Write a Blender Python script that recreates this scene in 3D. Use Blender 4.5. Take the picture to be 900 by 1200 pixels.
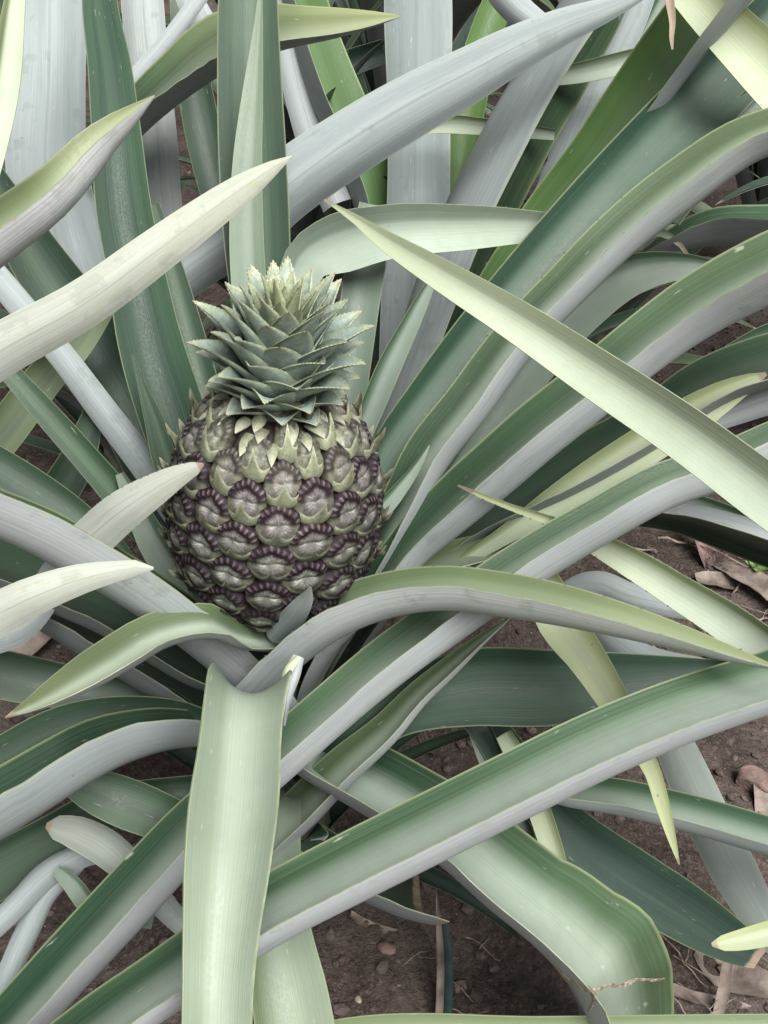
import bpy, bmesh, math, random
import numpy as np
from mathutils import Vector, Matrix, noise

for o in list(bpy.data.objects):
    bpy.data.objects.remove(o)
rad = math.radians
rng = random.Random(7)
scene = bpy.context.scene
COL = scene.collection

# ------------------------------------------------------------------ camera
PITCH = rad(40)
CAM = np.array([0.0, -0.46, 0.78])
F = 1200.0                      # focal length in pixels of a 900x1200 picture
cd = bpy.data.cameras.new('camera')
cam = bpy.data.objects.new('camera', cd)
COL.objects.link(cam)
cam.location = CAM
cam.rotation_euler = (rad(90) - PITCH, 0, 0)
cd.sensor_fit = 'VERTICAL'
cd.sensor_height = 24
cd.lens = 24 * F / 1200
cd.clip_start = 0.02
cd.clip_end = 200
scene.camera = cam

# ------------------------------------------------------------------ light: bright overcast
SUN_EL, SUN_AZ = 58, 150         # azimuth: degrees from +Y towards +X
w = bpy.data.worlds.new('World')
scene.world = w
w.use_nodes = True
nt = w.node_tree
nt.nodes.clear()
sky = nt.nodes.new('ShaderNodeTexSky')
sky.sky_type = 'NISHITA'
sky.sun_disc = False
sky.sun_elevation = rad(SUN_EL)
sky.sun_rotation = rad(SUN_AZ)
sky.air_density = 1.0
sky.dust_density = 5.0
sky.ozone_density = 1.0
hs = nt.nodes.new('ShaderNodeHueSaturation')
hs.inputs['Saturation'].default_value = 0.12
bg = nt.nodes.new('ShaderNodeBackground')
bg.inputs['Strength'].default_value = 0.052
out = nt.nodes.new('ShaderNodeOutputWorld')
nt.links.new(sky.outputs[0], hs.inputs['Color'])
nt.links.new(hs.outputs[0], bg.inputs['Color'])
nt.links.new(bg.outputs[0], out.inputs['Surface'])
sd = bpy.data.lights.new('sun', 'SUN')
sd.energy = 2.9
sd.angle = rad(38)
sd.color = (1.0, 0.985, 0.955)
sun = bpy.data.objects.new('sun', sd)
COL.objects.link(sun)
az, el = rad(SUN_AZ), rad(SUN_EL)
sdir = Vector((math.sin(az) * math.cos(el), math.cos(az) * math.cos(el), math.sin(el)))
sun.rotation_euler = sdir.to_track_quat('Z', 'Y').to_euler()
sun.location = sdir * 5
vs = scene.view_settings
vs.view_transform = 'Standard'
vs.look = 'None'
vs.gamma = 1
vs.use_curve_mapping = False
vs.exposure = 0.98

# ------------------------------------------------------------------ helpers
FWD = np.array([0, math.cos(PITCH), -math.sin(PITCH)])
UPV = np.array([0, math.sin(PITCH), math.cos(PITCH)])
RGT = np.array([1.0, 0, 0])

def at(px, py, d):
    """a point of the place: where the sight line through a picture point is d metres deep"""
    return CAM + d * (FWD + RGT * (px - 450) / F - UPV * (py - 600) / F)

def tag(o, label=None, cat=None, group=None, kind=None):
    if label: o['label'] = label
    if cat: o['category'] = cat
    if group: o['group'] = group
    if kind: o['kind'] = kind
    return o

def empty(name, loc):
    o = bpy.data.objects.new(name, None)
    o.empty_display_size = 0.03
    o.location = loc
    COL.objects.link(o)
    return o

def link(name, me, parent=None):
    o = bpy.data.objects.new(name, me)
    COL.objects.link(o)
    if parent is not None:
        o.parent = parent
        if parent.type == 'EMPTY':
            o.matrix_parent_inverse = Matrix.Translation(-Vector(parent.location))
    return o

def mesh_from(name, verts, faces, mats, midx=None, smooth=True, cols=None, uvs=None):
    me = bpy.data.meshes.new(name)
    me.from_pydata([tuple(map(float, v)) for v in verts], [], [tuple(f) for f in faces])
    for m in mats:
        me.materials.append(m)
    if midx is not None:
        me.polygons.foreach_set('material_index', midx)
    me.polygons.foreach_set('use_smooth', [smooth] * len(me.polygons))
    if cols is not None:
        a = me.color_attributes.new('lf', 'FLOAT_COLOR', 'POINT')
        a.data.foreach_set('color', np.asarray(cols, dtype=np.float32).ravel())
    if uvs is not None:
        ul = me.uv_layers.new(name='UVMap')
        li = np.empty(len(me.loops), dtype=np.int32)
        me.loops.foreach_get('vertex_index', li)
        ul.data.foreach_set('uv', np.asarray(uvs, dtype=np.float32)[li].ravel())
    me.update()
    return me

def norm(a):
    return a / np.maximum(np.linalg.norm(a, axis=-1, keepdims=True), 1e-9)

def spline(pts, n):
    """chord-length cubic through rows of pts; geometry = first three columns"""
    P = np.asarray(pts, float)
    seg = np.linalg.norm(np.diff(P[:, :3], axis=0), axis=1)
    t = np.concatenate([[0], np.cumsum(np.maximum(seg, 1e-6))])
    m = np.zeros_like(P)
    for i in range(len(P)):
        if i == 0: m[i] = (P[1] - P[0]) / (t[1] - t[0])
        elif i == len(P) - 1: m[i] = (P[-1] - P[-2]) / (t[-1] - t[-2])
        else:
            h0, h1 = t[i] - t[i - 1], t[i + 1] - t[i]
            d0, d1 = (P[i] - P[i - 1]) / h0, (P[i + 1] - P[i]) / h1
            m[i] = (d0 * h1 + d1 * h0) / (h0 + h1)
    q = np.linspace(0, t[-1], n)
    k = np.clip(np.searchsorted(t, q, side='right') - 1, 0, len(P) - 2)
    h = (t[k + 1] - t[k])[:, None]
    s = ((q - t[k])[:, None]) / h
    r = ((2*s**3 - 3*s**2 + 1) * P[k] + (s**3 - 2*s**2 + s) * h * m[k]
         + (-2*s**3 + 3*s**2) * P[k + 1] + (s**3 - s**2) * h * m[k + 1])
    return r, q

# ------------------------------------------------------------------ materials
class NT:
    def __init__(s, name):
        s.m = bpy.data.materials.new(name)
        s.m.use_nodes = True
        s.t = s.m.node_tree
        s.t.nodes.clear()
        s.o = s.t.nodes.new('ShaderNodeOutputMaterial')
        s.b = s.t.nodes.new('ShaderNodeBsdfPrincipled')
        s.t.links.new(s.b.outputs[0], s.o.inputs['Surface'])
    def n(s, t, **kw):
        nd = s.t.nodes.new(t)
        for k, v in kw.items():
            setattr(nd, k, v)
        return nd
    def put(s, inp, v):
        if hasattr(v, 'links') or isinstance(v, bpy.types.NodeSocket):
            s.t.links.new(v, inp)
        elif isinstance(v, tuple) and len(v) == 3 and inp.type == 'RGBA':
            inp.default_value = (*v, 1)
        else:
            inp.default_value = v
    def math(s, op, a, b=0.0, c=0.0, clamp=False):
        nd = s.n('ShaderNodeMath', operation=op, use_clamp=clamp)
        s.put(nd.inputs[0], a); s.put(nd.inputs[1], b); s.put(nd.inputs[2], c)
        return nd.outputs[0]
    def mix(s, f, a, b, mode='MIX'):
        nd = s.n('ShaderNodeMix', data_type='RGBA', blend_type=mode)
        s.put(nd.inputs[0], f); s.put(nd.inputs[6], a); s.put(nd.inputs[7], b)
        return nd.outputs[2]
    def noise(s, vec, scale, detail=4.0, rough=0.55):
        nd = s.n('ShaderNodeTexNoise')
        s.put(nd.inputs['Vector'], vec)
        nd.inputs['Scale'].default_value = scale
        nd.inputs['Detail'].default_value = detail
        nd.inputs['Roughness'].default_value = rough
        return nd.outputs['Fac']
    def step(s, v, lo, hi, a=0.0, b=1.0):
        nd = s.n('ShaderNodeMapRange', interpolation_type='SMOOTHSTEP')
        s.put(nd.inputs[0], v)
        nd.inputs[1].default_value = lo; nd.inputs[2].default_value = hi
        nd.inputs[3].default_value = a; nd.inputs[4].default_value = b
        return nd.outputs[0]
    def vec(s, x, y, z):
        nd = s.n('ShaderNodeCombineXYZ')
        s.put(nd.inputs[0], x); s.put(nd.inputs[1], y); s.put(nd.inputs[2], z)
        return nd.outputs[0]
    def bump(s, h, dist, strength=1.0):
        nd = s.n('ShaderNodeBump')
        nd.inputs['Strength'].default_value = strength
        nd.inputs['Distance'].default_value = dist
        s.put(nd.inputs['Height'], h)
        s.t.links.new(nd.outputs[0], s.b.inputs['Normal'])

def leaf_material(name, under):
    """uv.x = metres along the leaf, uv.y = -1..1 across;
       colour attribute lf: r yellowing, g waxy bloom and painted trough light, b deepness of the green, a dry tip"""
    k = NT(name)
    uv = k.n('ShaderNodeUVMap').outputs[0]
    sp = k.n('ShaderNodeSeparateXYZ'); k.put(sp.inputs[0], uv)
    u, v = sp.outputs[0], sp.outputs[1]
    at_ = k.n('ShaderNodeAttribute', attribute_name='lf')
    sc = k.n('ShaderNodeSeparateColor'); k.put(sc.inputs[0], at_.outputs['Color'])
    ye, wx, dp, dry = sc.outputs[0], sc.outputs[1], sc.outputs[2], at_.outputs['Alpha']
    rnd = k.n('ShaderNodeObjectInfo').outputs['Random']
    off = k.math('MULTIPLY', rnd, 37.0)
    geo = k.n('ShaderNodeTexCoord').outputs['Object']
    stripes = k.noise(k.vec(k.math('MULTIPLY', u, 3.0), k.math('MULTIPLY', v, 26.0), off), 1.0, 3)
    bands = k.noise(k.vec(k.math('MULTIPLY', u, 2.0), k.math('MULTIPLY', v, 1.7), off), 1.0, 1)
    blot = k.noise(geo, 55.0, 5, 0.6)
    fine = k.noise(geo, 600.0, 3, 0.6)
    av = k.math('ABSOLUTE', v)
    if not under:
        col = k.mix(k.step(bands, 0.35, 0.68), (0.011, 0.038, 0.019), (0.032, 0.076, 0.036))
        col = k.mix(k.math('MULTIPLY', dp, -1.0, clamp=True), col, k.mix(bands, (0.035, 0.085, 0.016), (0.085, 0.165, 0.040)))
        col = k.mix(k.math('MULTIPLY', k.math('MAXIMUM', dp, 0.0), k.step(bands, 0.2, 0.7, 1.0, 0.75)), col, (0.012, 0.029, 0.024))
        # waxy bloom, with far-wall shade and trough light painted into its spread
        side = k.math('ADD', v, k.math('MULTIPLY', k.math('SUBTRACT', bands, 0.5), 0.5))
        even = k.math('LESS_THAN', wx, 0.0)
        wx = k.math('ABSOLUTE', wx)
        trough_light = k.math('MAXIMUM', k.step(side, -0.80, -0.22, 0.0, 1.75), even)
        wfac = k.math('MULTIPLY', k.math('MULTIPLY', wx, k.math('SUBTRACT', 1.0, dp, clamp=True)), trough_light, clamp=True)
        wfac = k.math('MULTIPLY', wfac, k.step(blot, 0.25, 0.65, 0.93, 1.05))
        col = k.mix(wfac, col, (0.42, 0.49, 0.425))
        yfac = k.math('MULTIPLY', ye, k.step(bands, 0.2, 0.75, 0.75, 1.1), clamp=True)
        col = k.mix(yfac, col, (0.42, 0.45, 0.22))
        col = k.mix(k.step(k.noise(k.vec(k.math('MULTIPLY', u, 6.0), k.math('MULTIPLY', v, 64.0), off), 1.0, 3), 0.45, 0.75, 0.0, 0.16), col, (0.22, 0.28, 0.20))
        col = k.mix(k.step(stripes, 0.46, 0.24, 0.0, 0.12), col, (0.014, 0.032, 0.019))
        mfac = k.step(av, 0.955, 0.995)
        col = k.mix(k.math('MULTIPLY', mfac, 0.35), col, (0.40, 0.43, 0.24))
        rough = k.step(fine, 0.3, 0.7, 0.38, 0.55)
    else:
        col = k.mix(k.step(bands, 0.3, 0.7), (0.262, 0.295, 0.302), (0.365, 0.400, 0.405))
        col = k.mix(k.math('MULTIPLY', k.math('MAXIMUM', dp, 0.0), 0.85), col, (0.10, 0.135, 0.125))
        col = k.mix(k.math('MULTIPLY', ye, 0.9, clamp=True), col, (0.47, 0.465, 0.31))
        col = k.mix(k.math('MULTIPLY', k.math('ABSOLUTE', wx), 0.6), col, (0.62, 0.63, 0.64))
        col = k.mix(k.step(stripes, 0.45, 0.22, 0.0, 0.20), col, (0.12, 0.15, 0.12))
        ribs = k.noise(k.vec(k.math('MULTIPLY', u, 5.0), k.math('MULTIPLY', v, 70.0), off), 1.0, 2)
        col = k.mix(k.step(ribs, 0.40, 0.68, 0.0, 0.28), col, (0.15, 0.185, 0.17))
        mot = k.noise(geo, 210.0, 4, 0.7)
        col = k.mix(k.math('MULTIPLY', k.step(mot, 0.52, 0.70), k.math('MULTIPLY', ye, 0.55), clamp=True), col, (0.34, 0.33, 0.13))
        scuff = k.noise(k.vec(k.math('MULTIPLY', u, 22.0), k.math('MULTIPLY', v, 7.0), off), 1.0, 6, 0.7)
        col = k.mix(k.step(scuff, 0.50, 0.72, 0.0, 0.30), col, (0.14, 0.18, 0.155))
        col = k.mix(k.step(scuff, 0.42, 0.25, 0.0, 0.25), col, (0.52, 0.53, 0.52))
        worn = k.math('MULTIPLY', k.step(blot, 0.56, 0.64), k.step(bands, 0.45, 0.6))
        col = k.mix(k.math('MULTIPLY', worn, 0.22), col, (0.10, 0.15, 0.10))
        keel = k.step(k.math('ABSOLUTE', k.math('ADD', v, 0.06)), 0.05, 0.0)
        col = k.mix(k.math('MULTIPLY', keel, 0.32), col, (0.12, 0.15, 0.13))
        mfac = k.step(av, 0.95, 0.99)
        col = k.mix(k.math('MULTIPLY', mfac, 0.3), col, (0.50, 0.51, 0.36))
        rough = 0.62
    # specks, small scars
    vor = k.n('ShaderNodeTexVoronoi'); vor.inputs['Scale'].default_value = 70
    k.put(vor.inputs['Vector'], geo)
    spk = k.math('MULTIPLY', k.step(vor.outputs['Distance'], 0.09, 0.03), k.step(blot, 0.55, 0.62))
    col = k.mix(k.math('MULTIPLY', spk, 0.6), col, (0.16, 0.12, 0.08))
    pale = k.noise(k.vec(k.math('MULTIPLY', u, 60.0), k.math('MULTIPLY', v, 9.0), off), 1.0, 2)
    col = k.mix(k.step(pale, 0.70, 0.78, 0.0, 0.45), col, (0.48, 0.50, 0.45))
    dn = k.math('ADD', dry, k.math('MULTIPLY', k.math('SUBTRACT', blot, 0.5), 0.6))
    dcol = k.mix(stripes, (0.13, 0.085, 0.055), (0.46, 0.38, 0.29))
    col = k.mix(k.step(dn, 0.35, 0.6), col, dcol)
    k.put(k.b.inputs['Base Color'], col)
    k.put(k.b.inputs['Roughness'], rough)
    k.b.inputs['Specular IOR Level'].default_value = 0.26 if not under else 0.2
    h = k.math('ADD', k.math('MULTIPLY', stripes, 0.9), k.math('MULTIPLY', fine, 0.25))
    k.bump(h, 0.0003, 0.6)
    return k.m

def margin_material():
    k = NT('leaf_margin')
    at_ = k.n('ShaderNodeAttribute', attribute_name='lf')
    geo = k.n('ShaderNodeTexCoord').outputs['Object']
    n1 = k.noise(geo, 120.0, 3)
    col = k.mix(n1, (0.07, 0.11, 0.055), (0.34, 0.37, 0.25))
    col = k.mix(k.step(at_.outputs['Alpha'], 0.3, 0.6), col, (0.40, 0.27, 0.19))
    k.put(k.b.inputs['Base Color'], col)
    k.b.inputs['Roughness'].default_value = 0.5
    return k.m

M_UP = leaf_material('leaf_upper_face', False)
M_DN = leaf_material('leaf_silver_underside', True)
M_RIM = margin_material()

def simple(name, c0, c1, scale, rough=0.7, bump=0.0, detail=5, spec=0.3):
    k = NT(name)
    geo = k.n('ShaderNodeTexCoord').outputs['Object']
    a = k.noise(geo, scale, detail, 0.6)
    k.put(k.b.inputs['Base Color'], k.mix(k.step(a, 0.3, 0.7), c0, c1))
    k.b.inputs['Roughness'].default_value = rough
    k.b.inputs['Specular IOR Level'].default_value = spec
    if bump: k.bump(k.noise(geo, scale * 3, 4), bump)
    return k.m

def attr_material(name, rough, scale, amount, spec=0.4, bump=0.0004):
    """colour from the vertices, broken up by noise"""
    k = NT(name)
    at_ = k.n('ShaderNodeAttribute', attribute_name='lf')
    geo = k.n('ShaderNodeTexCoord').outputs['Object']
    a = k.noise(geo, scale, 5, 0.65)
    f = k.step(a, 0.25, 0.75, 1.0 - amount, 1.0 + amount)
    mul = k.mix(1.0, at_.outputs['Color'], k.vec(f, f, f), 'MULTIPLY')
    k.put(k.b.inputs['Base Color'], mul)
    k.b.inputs['Roughness'].default_value = rough
    k.b.inputs['Specular IOR Level'].default_value = spec
    k.bump(k.noise(geo, scale * 2.2, 4), bump)
    return k.m

M_FRUIT = attr_material('fruitlet_skin', 0.55, 420, 0.35, spec=0.22)
M_BRACT = attr_material('bract_skin', 0.6, 380, 0.22, spec=0.25)
M_CROWN = attr_material('crown_leaf_skin', 0.5, 330, 0.22, bump=0.0003)
M_CORE = simple('fruit_flesh_between_eyes', (0.030, 0.018, 0.022), (0.075, 0.060, 0.048), 160, 0.7)
M_STEM = simple('plant_stem', (0.12, 0.14, 0.09), (0.25, 0.26, 0.19), 60, 0.8, 0.002)
M_DRY = simple('dry_leaf', (0.12, 0.092, 0.078), (0.30, 0.25, 0.215), 45, 0.8, 0.001)
M_SCAR = simple('dry_scar', (0.20, 0.15, 0.10), (0.55, 0.49, 0.41), 300, 0.8, 0.001)
M_STONE = simple('brick_red_stone', (0.13, 0.085, 0.075), (0.25, 0.175, 0.155), 70, 0.9, 0.002)
M_TWIG = simple('twig_bark', (0.12, 0.085, 0.065), (0.33, 0.27, 0.22), 90, 0.85, 0.001)
M_CLOD = simple('soil_clod', (0.060, 0.045, 0.040), (0.150, 0.118, 0.105), 60, 0.95, 0.002)
M_WEED = simple('weed_leaf', (0.10, 0.20, 0.05), (0.17, 0.29, 0.09), 80, 0.5)

def soil_material():
    k = NT('soil')
    geo = k.n('ShaderNodeTexCoord').outputs['Object']
    a = k.noise(geo, 9, 8, 0.62)
    b = k.noise(geo, 120, 6, 0.65)
    c = k.noise(geo, 650, 3, 0.6)
    col = k.mix(k.step(a, 0.35, 0.68), (0.068, 0.051, 0.044), (0.165, 0.130, 0.114))
    col = k.mix(k.step(b, 0.5, 0.75, 0, 0.6), col, (0.21, 0.165, 0.15))
    col = k.mix(k.step(b, 0.48, 0.3, 0, 0.6), col, (0.024, 0.017, 0.015))
    col = k.mix(k.step(c, 0.62, 0.75, 0, 0.5), col, (0.26, 0.21, 0.18))
    gr = k.noise(geo, 260, 5, 0.75)
    col = k.mix(k.step(gr, 0.50, 0.66, 0, 0.6), col, (0.24, 0.19, 0.165))
    col = k.mix(k.step(gr, 0.46, 0.32, 0, 0.6), col, (0.035, 0.026, 0.022))
    k.put(k.b.inputs['Base Color'], col)
    k.b.inputs['Roughness'].default_value = 0.95
    k.b.inputs['Specular IOR Level'].default_value = 0.2
    k.bump(k.math('ADD', k.math('MULTIPLY', b, 1.0), k.math('MULTIPLY', c, 0.35)), 0.009)
    return k.m
M_SOIL = soil_material()

# ------------------------------------------------------------------ the ground
def ground_height(x, y):
    r = math.hypot(x, y)
    f = 1.0 / (1 + (r / 3.0) ** 2)
    p = Vector((x, y, 0.3))
    h = 0.030 * noise.noise(p * 5.0) + 0.014 * noise.noise(p * 17.0) + 0.008 * abs(noise.noise(p * 43.0)) + 0.004 * noise.noise(p * 95.0)
    return f * h - 0.012

def warp(i, n, near, far):
    t = 2 * i / n - 1
    return math.copysign(near * abs(t) + (far - near) * abs(t) ** 7, t)
NG = 260
gv, gf = [], []
for j in range(NG + 1):
    for i in range(NG + 1):
        x, y = warp(i, NG, 1.25, 60), warp(j, NG, 1.25, 60) + 0.25
        gv.append((x, y, ground_height(x, y)))
for j in range(NG):
    for i in range(NG):
        a = j * (NG + 1) + i
        gf.append((a, a + 1, a + NG + 2, a + NG + 1))
tag(link('ground', mesh_from('ground', gv, gf, [M_SOIL])), 'dark brown crumbly soil under the plants', kind='structure')

# ------------------------------------------------------------------ leaves
NV = 15
VV = np.linspace(-1, 1, NV)
GV = np.tanh(1.7 * VV) / math.tanh(1.7)

def profile(A, rho, sign=1.0):
    """rounded-V section: positions x (across), b (towards viewer), and slope angle"""
    psi = sign * A * GV + rho
    fine = np.linspace(-1, 1, 8 * (NV - 1) + 1)
    pf = sign * A * np.tanh(1.7 * fine) / math.tanh(1.7) + rho
    dx = np.cos(pf); db = np.sin(pf)
    h = fine[1] - fine[0]
    x = np.concatenate([[0], np.cumsum((dx[1:] + dx[:-1]) * h / 2)])[::8]
    b = np.concatenate([[0], np.cumsum((db[1:] + db[:-1]) * h / 2)])[::8]
    return x, b, psi

_tab = {}
def roll_for(s, A):
    key = round(A, 3)
    if key not in _tab:
        rs = np.linspace(0.0, rad(100), 81)
        fr = []
        for r in rs:
            x, b, p = profile(A, r)
            fr.append((x.max() - x[-1]) / (x.max() - x.min()))
        _tab[key] = (rs, np.maximum.accumulate(np.array(fr)))
    rs, fr = _tab[key]
    i = int(np.searchsorted(fr, s))
    return rs[min(max(i, 0), len(rs) - 1)]

def leaf_mesh(name, P, S, N, W, q, face='U', A=38, strip=None, sgn=1.0, roll=0.0, y=(0, .04), wx=.35, dp=.15,
              dry=0.0, teeth=0, thick=0.0018, seed=0, wxu=None):
    """P centre line, S across, N facing; W width seen across S. One closed thin blade."""
    r_ = random.Random(seed)
    n = len(P)
    T = norm(np.gradient(P, axis=0))
    tt = np.linspace(0, 1, n)
    front, back = [], []
    ph1, ph2 = r_.uniform(0, 6), r_.uniform(0, 6)
    for i in range(n):
        t = tt[i]
        a = rad(A) * (1 - 0.35 * max(0, t - 0.7) / 0.3)
        wob = rad(5) * math.sin(5.0 * t + ph1) + rad(3) * math.sin(13 * t + ph2)
        if strip is not None:
            s = strip[0] + (strip[1] - strip[0]) * t if isinstance(strip, tuple) else strip
            x, b, psi = profile(a, roll_for(s, a) + wob * 0.12)
        else:
            x, b, psi = profile(a, rad(roll) + wob, 1.0 if face == 'U' else -1.0)
        ext = x.max() - x.min()
        k = W[i] / ext
        x = (x - (x.max() + x.min()) / 2) * k
        b = (b - np.mean(b)) * k
        ripple = 0.006 * W[i] * np.sin(38 * q[i] + ph2 + 2 * VV) * VV ** 2
        b = b + ripple
        nrm = (-np.sin(psi), np.cos(psi))
        th = (thick * (1 - 0.72 * VV ** 2)) * min(1.0, W[i] / 0.02 + 0.15)
        base = P[i] + np.outer(x, S[i] * sgn) + np.outer(b, N[i])
        nn = np.outer(nrm[0], S[i] * sgn) + np.outer(nrm[1], N[i])
        front.append(base + nn * th[:, None] / 2)
        back.append(base - nn * th[:, None] / 2)
    front = np.array(front); back = np.array(back)
    L = n * NV
    verts = list(front.reshape(-1, 3)) + list(back.reshape(-1, 3))
    uv = [(q[i], VV[j]) for i in range(n) for j in range(NV)] * 2
    yy = y if isinstance(y, tuple) else (y, y)
    col1 = []
    for i in range(n):
        t = tt[i]
        ya = yy[0] + (yy[1] - yy[0]) * t ** 1.6
        da = 0.0
        if dry:
            da = max(0.0, min(1.0, (t - (1 - dry)) / max(dry, 1e-3) * 1.6 + 0.25)) if t > 1 - dry * 1.3 else 0.0
        col1 += [(ya, wx, dp, da)] * NV
    wu = wx if wxu is None else wxu
    colu = [(c[0], wu, c[2], c[3]) for c in col1]
    cols = (col1 + colu) if face == 'U' else (colu + col1)
    faces, mi = [], []
    mf, mb = (0, 1) if face == 'U' else (1, 0)
    fl = sgn < 0
    for i in range(n - 1):
        for j in range(NV - 1):
            a0 = i * NV + j
            f1 = (a0, a0 + 1, a0 + NV + 1, a0 + NV)
            f2 = (L + a0, L + a0 + NV, L + a0 + NV + 1, L + a0 + 1)
            faces.append(f1[::-1] if not fl else f1); mi.append(mf)
            faces.append(f2[::-1] if not fl else f2); mi.append(mb)
    def dupv(idx):
        verts.append(verts[idx]); uv.append(uv[idx]); cols.append(cols[idx])
        return len(verts) - 1
    for j in (0, NV - 1):
        pr = None
        for i in range(n):
            a1, b1 = dupv(i * NV + j), dupv(L + i * NV + j)
            if pr:
                faces.append((pr[0], a1, b1, pr[1])); mi.append(2)
            pr = (a1, b1)
    for i in (0, n - 1):
        pr = None
        for j in range(NV):
            a1, b1 = dupv(i * NV + j), dupv(L + i * NV + j)
            if pr:
                faces.append((pr[0], a1, b1, pr[1])); mi.append(2)
            pr = (a1, b1)
    if teeth:
        for j, o in ((0, -1), (NV - 1, 1)):
            d = teeth * r_.uniform(0.3, 1)
            while d < q[-1] * 0.98:
                i = int(np.searchsorted(q, d))
                if 0 < i < n:
                    f = (d - q[i - 1]) / (q[i] - q[i - 1])
                    c = front[i - 1, j] * (1 - f) + front[i, j] * f
                    inn = front[i, j - o] - front[i, j]
                    inn = inn / (np.linalg.norm(inn) + 1e-9)
                    tip = c - inn * r_.uniform(.0006, .0014) + T[i] * 0.0008
                    w_ = T[i] * 0.0007
                    th = N[i] * 0.0005
                    i0 = len(verts)
                    for pnt in (c - w_ + inn * .0004, c + w_ + inn * .0004, c + th, tip):
                        verts.append(pnt); uv.append((d, o)); cols.append((0, 0, 0, 0.0))
                    faces += [(i0, i0 + 1, i0 + 3), (i0, i0 + 3, i0 + 2), (i0 + 1, i0 + 2, i0 + 3)]
                    mi += [2, 2, 2]
                d += teeth * r_.uniform(0.6, 1.5)
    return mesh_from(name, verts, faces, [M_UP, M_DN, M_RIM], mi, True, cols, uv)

PLANTS = {}
LEAF_SEED = [100]
def leaf(plant, pts, d, face='U', rev=False, side='b', fix=False, stem=None, name='leaf', n=None, ws=1.0, **kw):
    """pts: (x, y, width) along the blade as sighted, d: depth in metres (list = at each point, pair = from first to last)"""
    k = len(pts)
    if isinstance(d, (int, float)): d = [d] * k
    if len(d) != k:
        cum = np.concatenate([[0], np.cumsum([math.dist(pts[i][:2], pts[i + 1][:2]) for i in range(k - 1)])])
        d = np.interp(cum / cum[-1], np.linspace(0, 1, len(d)), d)
    rows = [(*at(p[0], p[1], dd), p[2] * ws * dd / F) for p, dd in zip(pts, d)]
    if rev: rows = rows[::-1]
    if stem is not None:
        b = PLANTS[plant]['stem']
        h = stem
        rows = [(b[0], b[1], h, rows[0][3] * 0.9)] + rows
    length = sum(math.dist(rows[i][:3], rows[i + 1][:3]) for i in range(len(rows) - 1))
    n = n or int(min(70, max(24, length / 0.009)))
    R, q = spline(rows, n)
    P, W = R[:, :3], np.maximum(R[:, 3], 0.0006)
    P[:, 2] = np.maximum(P[:, 2], 0.012)
    T = norm(np.gradient(P, axis=0))
    if fix:
        S = np.tile(RGT * (1 if fix is True else fix), (n, 1))
        S = norm(S - (S * T).sum(1)[:, None] * T)
        N = norm(np.cross(S, T))
        if float(np.dot(N[-n // 3], UPV)) < 0: S, N = -S, -N
    else:
        V = norm(CAM - P)
        N = norm(V - (V * T).sum(1)[:, None] * T)
        S = np.cross(T, N)
    m = n // 2
    sy = float(np.dot(S[m], UPV)); sx = float(np.dot(S[m], RGT))
    sgn = {'b': -sy, 'a': sy, 'r': sx, 'l': -sx}[side]
    sgn = 1.0 if sgn >= 0 else -1.0
    LEAF_SEED[0] += 1
    me = leaf_mesh(name, P, S, N, W, q, face=face, sgn=sgn, seed=LEAF_SEED[0], **kw)
    return link(name, me, PLANTS[plant]['root'])

def plant(key, loc, label, stem_h=0.16, stem_r=0.028):
    root = empty('pineapple_plant', loc)
    tag(root, label, 'pineapple plant', 'pineapple plants in the bed')
    PLANTS[key] = dict(root=root, stem=loc)
    vs_, fs_ = [], []
    rings = [(-0.03, 1.1), (0.03, 1.25), (0.08, 1.1), (stem_h * .75, .95), (stem_h, .6)]
    for h, r in rings:
        for a in range(12):
            an = a * math.tau / 12
            rr = stem_r * r * (1 + 0.08 * math.sin(3 * an + h * 60))
            vs_.append((loc[0] + rr * math.cos(an), loc[1] + rr * math.sin(an), loc[2] + h))
    for i in range(len(rings) - 1):
        for a in range(12):
            b = (a + 1) % 12
            fs_.append((i * 12 + a, i * 12 + b, i * 12 + 12 + b, i * 12 + 12 + a))
    fs_.append(tuple(range(len(rings) * 12 - 12, len(rings) * 12)))
    link('stem', mesh_from('stem', vs_, fs_, [M_STEM]), root)
    return root

FRUIT_C = at(323, 586, 0.60)
TILT = Matrix.Rotation(rad(5.5), 4, 'Y') @ Matrix.Rotation(rad(0), 4, 'X')
axis = np.array((TILT @ Vector((0, 0, 1)))[:])
MAIN = FRUIT_C - axis * 0.12
plant('main', (MAIN[0], MAIN[1], 0.0), 'pineapple plant carrying the purple fruit, its green leaves arching out all round', 0.24, 0.03)
plant('left', (-0.62, 0.06, 0.0), 'pineapple plant sending whitish pale leaf tips towards the fruit and its crown')
plant('backleft', (-0.30, 0.52, 0.0), 'pineapple plant with upright silver-grey leaves beside the dark green ones behind the fruit')
plant('back', (0.10, 0.55, 0.0), 'pineapple plant with broad upright silver leaves standing behind the fruit crown')
plant('right', (0.72, 0.12, 0.0), 'pineapple plant sending one long bright yellow-green leaf across the darker leaves')
plant('near', (0.50, -0.40, 0.0), 'pineapple plant of which a small blunt yellow-green leaf tip shows over the littered soil')

# ---- the fruiting plant's own leaves (each listed from base to tip unless rev)
Lf = leaf
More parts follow.
